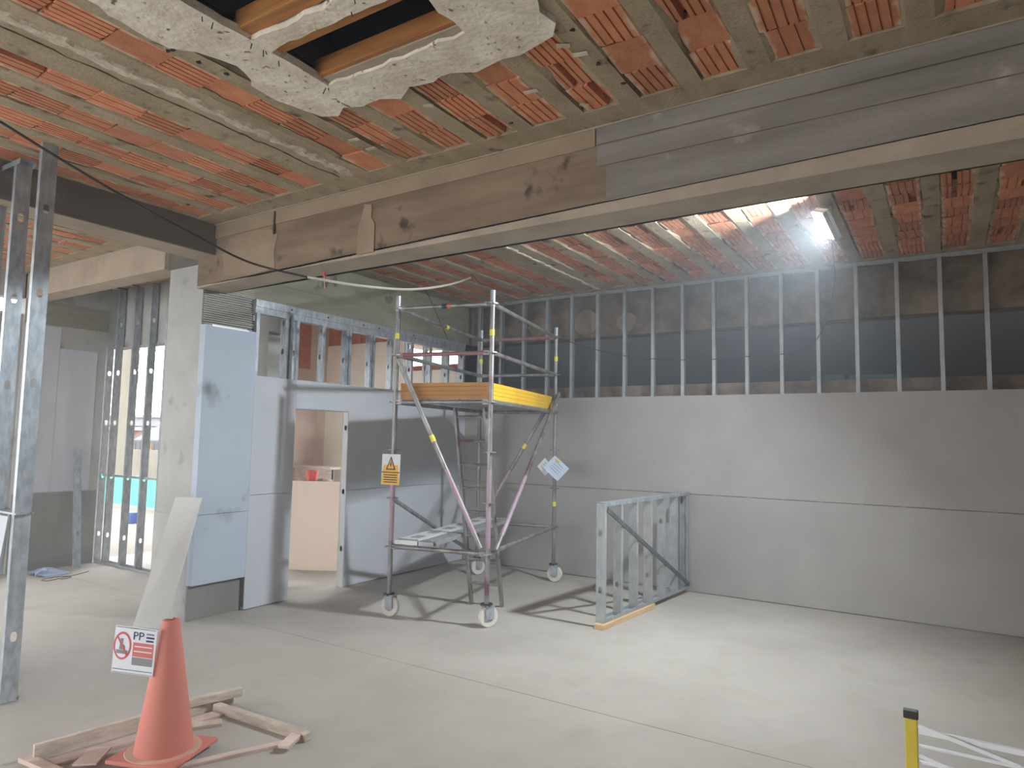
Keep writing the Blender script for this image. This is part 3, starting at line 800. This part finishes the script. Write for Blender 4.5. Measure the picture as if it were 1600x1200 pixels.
def ledger(a, b, z, m='tube', zb=None, r=TR * .93, name='ledger'):
    pa, pb = P[a] + Z * z, P[b] + Z * (z if zb is None else zb)
    d = (pb - pa).normalized()
    o = MB().tube(pa + d * .03, pb - d * .03, r, 10).build(name, m, st, smooth=True)
    for q, s in ((pa, 1), (pb, -1)):
        MB().obox(q + d * s * .02 - Vector((0, 0, .022)) - d.cross(Z) * .02, d * s * .06, d.cross(Z) * .04, Z * .044).build('wedge_head', 'tube', o)
    return o
for z in (0.69, 2.16):
    for a, b in ((0, 1), (1, 2), (2, 3), (3, 0)):
        ledger(a, b, z, 'tube')
ledger(0, 1, 2.65, 'tube_red'); ledger(3, 2, 2.65, 'tube'); ledger(0, 3, 2.65); ledger(1, 2, 2.65)
o = ledger(0, 1, 3.14, 'tube'); ledger(3, 2, 3.14, 'tube_red'); g1 = ledger(0, 3, 3.14); g2 = ledger(1, 2, 3.14)
q0 = P[0] + Z * 3.14 + U * .48
MB().tube(q0, q0 + U * .05, TR + .002, 10).build('sticker', 'dark', o); MB().tube(q0 + U * .06, q0 + U * .09, TR + .002, 10).build('sticker', 'orange_tape', o)
q0 = P[0] + Z * 3.14 + V * .5
MB().tube(q0, q0 + V * .03, TR + .002, 10).build('sticker', 'yellow_tape', g1)
def brace(pa, pb, out, m='tube', sticker=None):
    pa, pb = pa + out, pb + out
    o = MB().tube(pa, pb, TR * .98, 10).build('diagonal_brace', m, st, smooth=True)
    if sticker is not None:
        c = pa.lerp(pb, sticker); d = (pb - pa).normalized()
        MB().tube(c, c + d * .07, TR + .002, 10).build('sticker', 'yellow_tape', o, smooth=True)
    c = pa.lerp(pb, .6); d = (pb - pa)
    MB().tube(c, pa.lerp(pb, .93), TR + .0006, 10).build('paint_band', 'tube_purple', o, smooth=True)
    return o
nu, nv = U.normalized(), V.normalized()
brace(P[0] + Z * 2.6 + nu * .05, P[1] + Z * .75 - nu * .05, -nv * .06, sticker=.42)
brace(P[2] + Z * 2.4 - nv * .05, P[1] + Z * .72 + nv * .06, nu * .06)
brace(P[2] + Z * 2.35 - nu * .05, P[3] + Z * .75 + nu * .05, nv * .05, sticker=.38)
brace(P[0] + Z * 1.18 + nv * .05, P[3] + Z * .3 - nv * .06, -nu * .05)
# working platform at 2.16: three steel decks, hatch gap near the front
for k in range(3):
    a = O1 + U * (0.04 + k * .315) + V * (0.02 if k != 1 else 0.02) + Z * 2.185
    MB().obox(a, U * .30, V * .96, Z * .05).build('deck_board', 'steel_dull', st, bevel=0.004)
# toe boards with pressed grooves
def toe(a, b, inn, m='yellow'):
    d = (b - a).normalized(); L = (b - a).length
    prof = []
    h = 0.165
    for i in range(4):
        z = i * h / 4
        prof += [(0.0, z + .004), (0.0, z + h / 4 - .004), (0.006, z + h / 4 - .002), (0.006, z + h / 4 + .002)]
    prof = [(0.0, 0)] + prof[:-2] + [(0.0, h), (0.022, h), (0.022, 0)]
    pts = [a + inn * p + Z * (q + 2.195) for p, q in prof]
    return MB().poly(pts, d * L).build('toe_board', m, st)
toe(P[0] + nu * .05 + nv * .03, P[1] - nu * .04 + nv * .03, nv, 'toe_orange')
toe(P[1] + nv * .05 - nu * .03, P[2] - nv * .06 - nu * .03, -nu)
toe(P[0] + nv * .05 + nu * .03, P[3] - nv * .06 + nu * .03, nu)
toe(P[3] + nu * .05 - nv * .03, P[2] - nu * .05 - nv * .03, -nv)
# inner ladder from the floor to the platform
lad = root('access_ladder', (0, 0, 0)); lad.parent = st
f1, f2 = Vector((-4.40, 6.12, 0)), Vector((-4.07, 6.22, 0))
t1, t2 = Vector((-4.50, 5.87, 2.13)), Vector((-4.13, 5.90, 2.13))
for a, b in ((f1, t1), (f2, t2)):
    MB().bar(a, b, 0.03, 0.045, (0, 1, 0)).build('stile', 'tube', lad, bevel=0.003)
for k in range(1, 9):
    t = (k * .26 - .02) / 2.16
    MB().tube(f1.lerp(t1, t), f2.lerp(t2, t), 0.016, 8).build('rung', 'tube', lad, smooth=True)

# loose decks lying on the lower ledgers
def deck(a, ln, w, name, label, m):
    r = root(name, tuple(a), label, 'plank', 'scaffold decks on the lower ledgers')
    d = nv; s = nu
    MB().obox(a, d * ln, s * w, Z * .045).build('deck', m, r, bevel=0.004)
    for k in range(6):
        c = a + d * (ln * (k + .5) / 6) + s * w * .3 + Z * .046
        MB().obox(c, d * .16, s * w * .4, Z * .004).build('tread_plate', 'steel_dull', r)
    for e in (0.03, ln - .06):
        MB().obox(a + d * e + s * .02 + Z * .046, d * .03, s * (w - .04), Z * .006).build('end_strap', 'steel_dull', r)
ZL = 0.69 + TR
deck(O1 + nu * .04 + Z * (ZL + .003), 2.29, .26, 'scaffold_plank', 'pale steel scaffold deck on the lower ledgers nearest the partition', 'white')
deck(O1 + nu * .31 + Z * (ZL + .003), 2.29, .17, 'scaffold_plank', 'dull steel scaffold deck in the middle of the lower ledgers', 'steel_dull')

# signs tied to the tower
def plate(name, label, cat, c, ux, uz, w, h, m):
    """rectangular plate centred at c, ux right, uz up, facing ux x uz ... returns root and a face mapper"""
    c, ux, uz = Vector(c), Vector(ux).normalized(), Vector(uz).normalized()
    n = ux.cross(uz)
    r = root(name, tuple(c), label, cat)
    MB().obox(c - ux * w / 2 - uz * h / 2 - n * .0015, ux * w, uz * h, n * .003).build('sheet', m, r)
    def F(x, y, k=1): return c + ux * x + uz * y + n * (.0016 + .0008 * k)
    return r, F, n
def flat(r, F, n, pts, m, name, k=1):
    return MB().poly([F(x, y, k) for x, y in pts], n * .0006).build(name, m, r)
def rect(x0, x1, y0, y1): return [(x0, y0), (x1, y0), (x1, y1), (x0, y1)]
def letters(r, F, n, body, size, x, y, m, sx=1.0):
    vs, fs = text_mesh(body, size)
    MB().add([F(x + a * sx, y + b, 2) + n * (c + .0008) for a, b, c in vs], fs).build('lettering', m, r)
r, F, n = plate('warning_sign', 'yellow and white hazard plate with triangle hung on the left front scaffold post', 'sign', P[0] + Vector((0.0, -.035, 1.47)), (1, .1, 0), (0.02, 0, 1), .23, .31, 'paper')
flat(r, F, n, [(-.115, -.155), (.115, -.155), (.09, .045), (-.09, .045)], 'sign_yellow', 'yellow_field')
flat(r, F, n, rect(-.112, .112, -.035, -.025), 'ink_black', 'divider_line', 2)
flat(r, F, n, [(-.062, -.005), (.062, -.005), (0, .135)], 'ink_black', 'triangle_border', 2)
flat(r, F, n, [(-.042, .007), (.042, .007), (0, .108)], 'sign_yellow', 'triangle_field', 3)
flat(r, F, n, [(-.01, .06), (.012, .085), (.003, .05), (.014, .05), (-.004, .014), (.0, .042), (-.012, .042)], 'ink_black', 'hazard_symbol', 4)
for k in range(4):
    flat(r, F, n, rect(-.085, .085, -.062 - k * .024, -.052 - k * .024), 'ink_black', 'text_line', 2)
s2 = math.sqrt(.5)
r, F, n = plate('notice_sheet', 'pale blue notice sheet hung as a diamond on the back right scaffold post', 'notice', P[2] + Vector((.06, -.07, 1.44)), (s2, .05, -s2 * .8), (s2, .05, s2), .26, .23, 'paper_blue')
for k in range(4):
    flat(r, F, n, rect(-.07, .07, .06 - k * .035, .066 - k * .035), 'ink_grey', 'text_line')
flat(r, F, n, rect(-.09, -.02, .075, .095), 'sign_yellow', 'header_mark')
r, F, n = plate('notice_sheet', 'smaller white notice sheet tucked behind the diamond sheet on the same post', 'notice', P[2] + Vector((-.12, -.04, 1.45)), (s2, 0, -s2), (s2, 0, s2), .17, .16, 'paper')
for k in range(3):
    flat(r, F, n, rect(-.05, .05, .04 - k * .035, .046 - k * .035), 'ink_grey', 'text_line')

# ------------------------------------------------------------------ low stud frame in front of the back wall
lf = root('stud_frame', (-2.8, 7.1, 0), 'low metal stud frame with diagonal brace standing out from the back wall', 'frame')
A, B = Vector((-2.86, 6.1, 0)), Vector((-2.7, 8.18, 0))
ld = (B - A).normalized(); ln_ = ld.cross(Z)
ZB = 0.055
for k in range(7):
    b = A + ld * (k * (2.06 / 6.0))
    m = MB(); stud(m, b - ln_ * .045 + Z * ZB, 1.135, Z, ln_, ld * (1 if k < 6 else -1), W=.09, F=.04, holes=(.3, .85))
    m.build('stud', 'steel_dull', lf, solid=.0012)
m = MB(); track(m, A - ln_ * .047 + Z * 1.196, B - ln_ * .047 + Z * 1.196, ln_, -Z, W=.094, F=.035); m.build('track', 'steel', lf, solid=.0012)
m = MB(); track(m, A - ln_ * .047 + Z * (ZB - .002), B - ln_ * .047 + Z * (ZB - .002), ln_, Z, W=.094, F=.035); m.build('track', 'steel_dull', lf, solid=.0012)
MB().bar(A + ld * .04 + ln_ * .055 + Z * 1.13, B - ld * .03 + ln_ * .055 + Z * .1, .012, .045).build('diagonal_strap', 'strap_shaded', lf)
tb = root('timber_batten', tuple(A), 'raw softwood batten on the floor under the low stud frame', 'batten')
MB().obox(A - ln_ * .03 - ld * .06, ld * 1.15, ln_ * .1, Z * .05).build('batten', 'wood', tb, bevel=.004)

# ------------------------------------------------------------------ cone, sign and timber frame in the foreground
cb = Vector((-3.72, 2.27, 0.022))
cn = root('traffic_cone', tuple(cb), 'dusty orange traffic cone standing on the broken timber pallet', 'cone')
MB().lathe(cb, [(0.152, 0.028), (0.148, 0.06), (0.05, 0.70), (0.045, 0.725), (0.034, 0.73), (0.032, 0.715), (0.13, 0.04)], 28).build('body', 'cone', cn, smooth=True)
a = math.radians(20)
e1, e2 = Vector((math.cos(a), math.sin(a), 0)), Vector((-math.sin(a), math.cos(a), 0))
MB().obox(cb - e1 * .2 - e2 * .2 + Z * .004, e1 * .4, e2 * .4, Z * .022).build('base', 'cone', cn, bevel=.006)
ring = MB().lathe(cb, [(.155, .0262), (.195, .0262), (.193, .029), (.157, .029)], 28).build('dust_layer', 'dust', cn)
r, F, n = plate('warning_sign', 'white prohibition sign with red ring and blue lettering hung on the orange cone', 'sign', (-3.80, 2.115, .60), (.84, .50, -.09), (.02, .03, 1), .235, .25, 'paper')
pts = [(-.068 + .05 * math.cos(t * math.pi / 12), .02 + .075 * math.sin(t * math.pi / 12)) for t in range(24)]
flat(r, F, n, pts, 'ink_red', 'prohibition_ring', 1)
pts = [(-.068 + .04 * math.cos(t * math.pi / 12), .02 + .063 * math.sin(t * math.pi / 12)) for t in range(24)]
flat(r, F, n, pts, 'paper', 'ring_field', 2)
flat(r, F, n, [(-.085, .0), (-.05, .0), (-.052, .02), (-.066, .03), (-.064, .06), (-.08, .06), (-.082, .03)], 'ink_grey', 'pictogram', 3)
flat(r, F, n, rect(-.1, -.036, -.022, -.002), 'ink_grey', 'pictogram', 3)
flat(r, F, n, [(-.1, .062), (-.094, .07), (-.036, -.02), (-.042, -.03)], 'ink_red', 'prohibition_slash', 4)
letters(r, F, n, 'PP', .062, -.014, .06, 'ink_blue')
for k, (x1, m_) in enumerate(((.105, 'ink_grey'), (.108, 'ink_blue'), (.104, 'ink_blue'))):
    flat(r, F, n, rect(.062, x1, .09 - k * .018, .1 - k * .018), m_, 'text_line')
flat(r, F, n, rect(-.008, .108, -.03, .045), 'ink_pink', 'red_panel')
flat(r, F, n, rect(.0, .1, .022, .028), 'paper', 'text_line', 2); flat(r, F, n, rect(.0, .1, -.004, .002), 'paper', 'text_line', 2)
flat(r, F, n, rect(-.008, .108, -.075, -.034), 'ink_grey', 'grey_panel')
flat(r, F, n, rect(-.112, .112, -.106, -.103), 'ink_black', 'border_line'); flat(r, F, n, rect(-.112, .112, .117, .12), 'ink_black', 'border_line')
flat(r, F, n, rect(-.112, .112, -.122, -.12), 'ink_black', 'border_line')
MB().path([F(-.02, .122), Vector((-3.74, 2.2, .765)), Vector((-3.69, 2.26, .762))], .003, 5).build('tie_string', 'paper', r)

tf = root('broken_pallet', (-3.8, 2.4, 0), 'worn broken timber pallet lying around the orange cone', 'pallet')
def plank(p, q, w, h, m='wood_dusty', z=0.0):
    p, q = Vector(p), Vector(q)
    p.z += z + h / 2; q.z += z + h / 2
    MB().bar(p, q, w, h).build('plank', m, tf, bevel=.003)
plank((-4.24, 1.84, 0), (-4.07, 2.95, 0), .03, .09)
plank((-4.06, 2.82, 0), (-3.22, 2.86, 0), .05, .05)
plank((-4.12, 2.66, 0), (-4.02, 2.98, 0), .05, .05, z=.06)
plank((-4.12, 1.86, 0), (-3.98, 2.8, 0), .09, .018, 'wood_reddish')
plank((-3.25, 2.86, 0), (-3.68, 1.9, 0), .05, .02, 'wood_reddish', z=-.0)
plank((-3.32, 2.9, 0), (-3.22, 2.68, 0), .07, .02, 'wood_reddish', z=.022)
plank((-3.85, 2.72, 0), (-3.99, 2.5, 0), .08, .02)
plank((-4.3, 1.82, 0), (-3.6, 1.88, 0), .06, .025, 'wood_reddish', z=.0)
plank((-4.02, 1.98, 0), (-3.93, 2.06, 0), .2, .012, 'wood_reddish', z=.026)

# ------------------------------------------------------------------ yellow barrier at the lower right
yb = root('folding_barrier', (-.1, 2.6, 0), 'yellow post barrier with thin white rails and a dark cap', 'barrier')
for i, x in enumerate((-.12, .95)):
    po = MB().box(x - .018, x + .018, 2.588, 2.612, .0, .93).build('post', 'yellow_post', yb, bevel=.003)
    MB().box(x - .021, x + .021, 2.585, 2.615, .93, .955).build('cap', 'dark', po, bevel=.003)
    MB().box(x - .03, x + .03, 2.42, 2.78, .0, .025).build('foot', 'yellow_post', po)
for k, z in enumerate((.895, .85, .80, .755, .66, .56, .46, .36, .26, .16)):
    MB().bar((-.1, 2.6, z), (.93, 2.6, z), .012, .016 if k % 3 == 0 else .006).build('rail', 'white', yb)
for z0, z1 in ((.915, .86), (.825, .765), (.72, .66)):
    MB().bar((-.1, 2.585, z0), (.16, 2.58, z1), .006, .012).build('stay', 'white', yb)

# ------------------------------------------------------------------ cables
def spline(pts, n=10):
    out = []
    P_ = [Vector(pts[0])] + [Vector(p) for p in pts] + [Vector(pts[-1])]
    for i in range(1, len(P_) - 2):
        for t in range(n):
            t /= n
            a, b, c, d = P_[i - 1:i + 3]
            out.append(.5 * ((2 * b) + (c - a) * t + (2 * a - 5 * b + 4 * c - d) * t * t + (3 * b - a - 3 * c + d) * t ** 3))
    out.append(P_[-2])
    return out
ck = root('power_cable', (-5.3, 3, 3.4), 'black power cable sagging across under the main concrete beam', 'cable')
MB().path(spline([(-4.922, 1.686, 3.72), (-4.865, 2.036, 3.58), (-4.813, 2.434, 3.44), (-4.771, 2.898, 3.31), (-4.747, 3.392, 3.2), (-4.493, 3.772, 3.13)]), .009, 6).build('dark_sheath', 'cable', ck, smooth=True)
MB().path(spline([(-4.493, 3.772, 3.13), (-4.334, 4.206, 3.13), (-4.304, 4.847, 3.22), (-4.399, 5.558, 3.42), (-4.941, 6.688, 3.80)]), .012, 6).build('pale_sheath', 'conduit', ck, smooth=True)
k2 = root('hanging_wire', (-3, 7.7, 2.8), 'thin dark wire sagging in front of the back wall studs', 'wire')
MB().path(spline([tuple(P[2] + Z * 3.13 + Vector((.03, 0, 0))), (-3.45, 7.74, 2.883), (-2.66, 7.8, 2.78), (-1.88, 7.8, 2.78), (-1.2, 7.75, 2.85), (-.85, 6.9, 3.25), (-.79, 6.35, 3.6)]), .005, 5).build('strand', 'cable', k2, smooth=True)
k3 = root('tie_cord', (-4.9, 6.5, 3.5), 'thin cord from the ceiling to the top of the front right scaffold post', 'cord')
MB().path(spline([(-4.88, 6.64, 3.83), (-4.3, 6.0, 3.52), tuple(P[1] + Z * 3.30)]), .004, 5).build('strand', 'cable', k3)
k4 = root('tie_cord', (-5.1, 6, 3.3), 'thin dark cord dropping from the pale cable behind the scaffold', 'cord')
MB().path([(-5.9, 6.97, 3.81), (-5.9, 7.49, 3.19)], .005, 5).build('strand', 'cable', k4)
rtg = root('string_marker', (-4.6, 4.05, 3.27), 'small red marker and string nailed under the main beam', 'marker')
MB().box(-4.63, -4.6, 4.05, 4.07, 3.215, 3.27).build('tag', 'red', rtg)
MB().path([(-4.615, 4.06, 3.22), (-4.61, 4.07, 3.1)], .003, 5).build('string', 'red_paint', rtg)

# ------------------------------------------------------------------ outside
rd = root('ground_outside', (-20, 12, 0), kind='structure')
MB().box(-120, -10.2, -40, 80, -.3, -.02).box(-10.2, -6, 12.2, 80, -.3, -.02).build('street', 'road', rd)
MB().box(-120, -9.4, 5.2, 12.2, -.3, -.021).build('street', 'road', rd)
fe = root('site_hoarding', (-17, 9, 0), 'low teal green site hoarding across the road outside', 'hoarding')
for i in range(5):
    MB().box(-20.6 + i * 1.5, -19.13 + i * 1.5, 9, 9.04, .03, .70).build('panel', 'teal', fe)
MB().box(-20.6, -13.0, 8.99, 9.05, .70, .74).build('cap_rail', 'teal', fe)
dr = root('blue_drum', (-13.8, 7.5, 0), 'small blue drum on the road in front of the teal hoarding', 'drum')
MB().lathe((-13.8, 7.5, -.02), [(.12, 0), (.13, .02), (.13, .2), (.12, .22)], 14).build('barrel', 'blue', dr)
pl = root('utility_pole', (-23, 12, 0), 'pale concrete utility pole outside with curved brackets', 'pole')
MB().tube((-23, 12, 0), (-23.2, 12, 9), .26, 12, .18).build('shaft', 'pole', pl, smooth=True)
for z in (3.6, 4.2):
    MB().path([(-23 + .25 + .35 * math.sin(t * .3), 12, z + .5 * math.cos(t * .3)) for t in range(9)], .04, 6).build('bracket', 'pole', pl)
for z in (4.55, 3.95):
    w = root('overhead_wire', (-20, 12, z), 'thin overhead wire slung from the pole, %s of the two' % ('upper' if z > 4 else 'lower'), 'wire')
    MB().path([(-22.7, 12, z), (-19, 13.5, z - .25), (-14, 16, z - .1)], .02, 5).build('strand', 'ink_grey', w)
yw = root('yard_wall', (-26, 14, 0), kind='structure')
MB().box(-34, -20, 14, 14.2, 0, 1.15).build('masonry', 'yard_wall', yw)
rl = root('yard_railing', (-25.5, 14, 1.1), 'dark railing on top of the pale yard wall', 'railing')
MB().box(-27.5, -23.8, 14.05, 14.1, 1.45, 1.5).build('top_rail', 'window_dark', rl)
for i in range(12):
    MB().box(-27.4 + i * .32, -27.36 + i * .32, 14.06, 14.1, 1.15, 1.47).build('baluster', 'window_dark', rl)
def house(name, label, x0, x1, y0, y1, h, m, pitch=0.0, wins=()):
    r = root(name, ((x0 + x1) / 2, (y0 + y1) / 2, 0), label, 'house')
    MB().box(x0, x1, y0, y1, 0, h).build('wall', m, r)
    if pitch:
        MB().poly([(x0 - .3, y0 - .3, h), (x1 + .3, y0 - .3, h), ((x0 + x1) / 2, y0 - .3, h + pitch)], (0, y1 - y0 + .6, 0)).build('roof', 'house_white', r)
    else:
        MB().box(x0 - .2, x1 + .2, y0 - .2, y1 + .2, h, h + .2).build('roof', 'house_white', r)
    for a, b in wins:
        wd = MB().box(a, a + .9, y0 - .05, y0 + .02, b, b + 1.1).build('window', 'window_dark', r)
house('house', 'yellow gabled house beyond the yard wall', -36.5, -31.5, 20, 25, 1.4, 'house_yellow', .9, ((-35.4, .4),))
house('house', 'reddish low house beside the yellow gabled house', -41.2, -37.4, 20.5, 26, 1.9, 'house_brick', 0, ((-39.6, .5), (-38.2, .5)))
house('house', 'tall white house far behind the yellow one', -60, -53.5, 30, 38, 3.0, 'house_white', 0, ((-58.5, 1.4), (-56.6, 1.4), (-54.9, 1.4)))
house('house', 'pale house nearest the pole with small windows', -52, -43, 20, 27, 2.2, 'house_white', 0, ((-50, .6), (-47, .6), (-45, .6)))
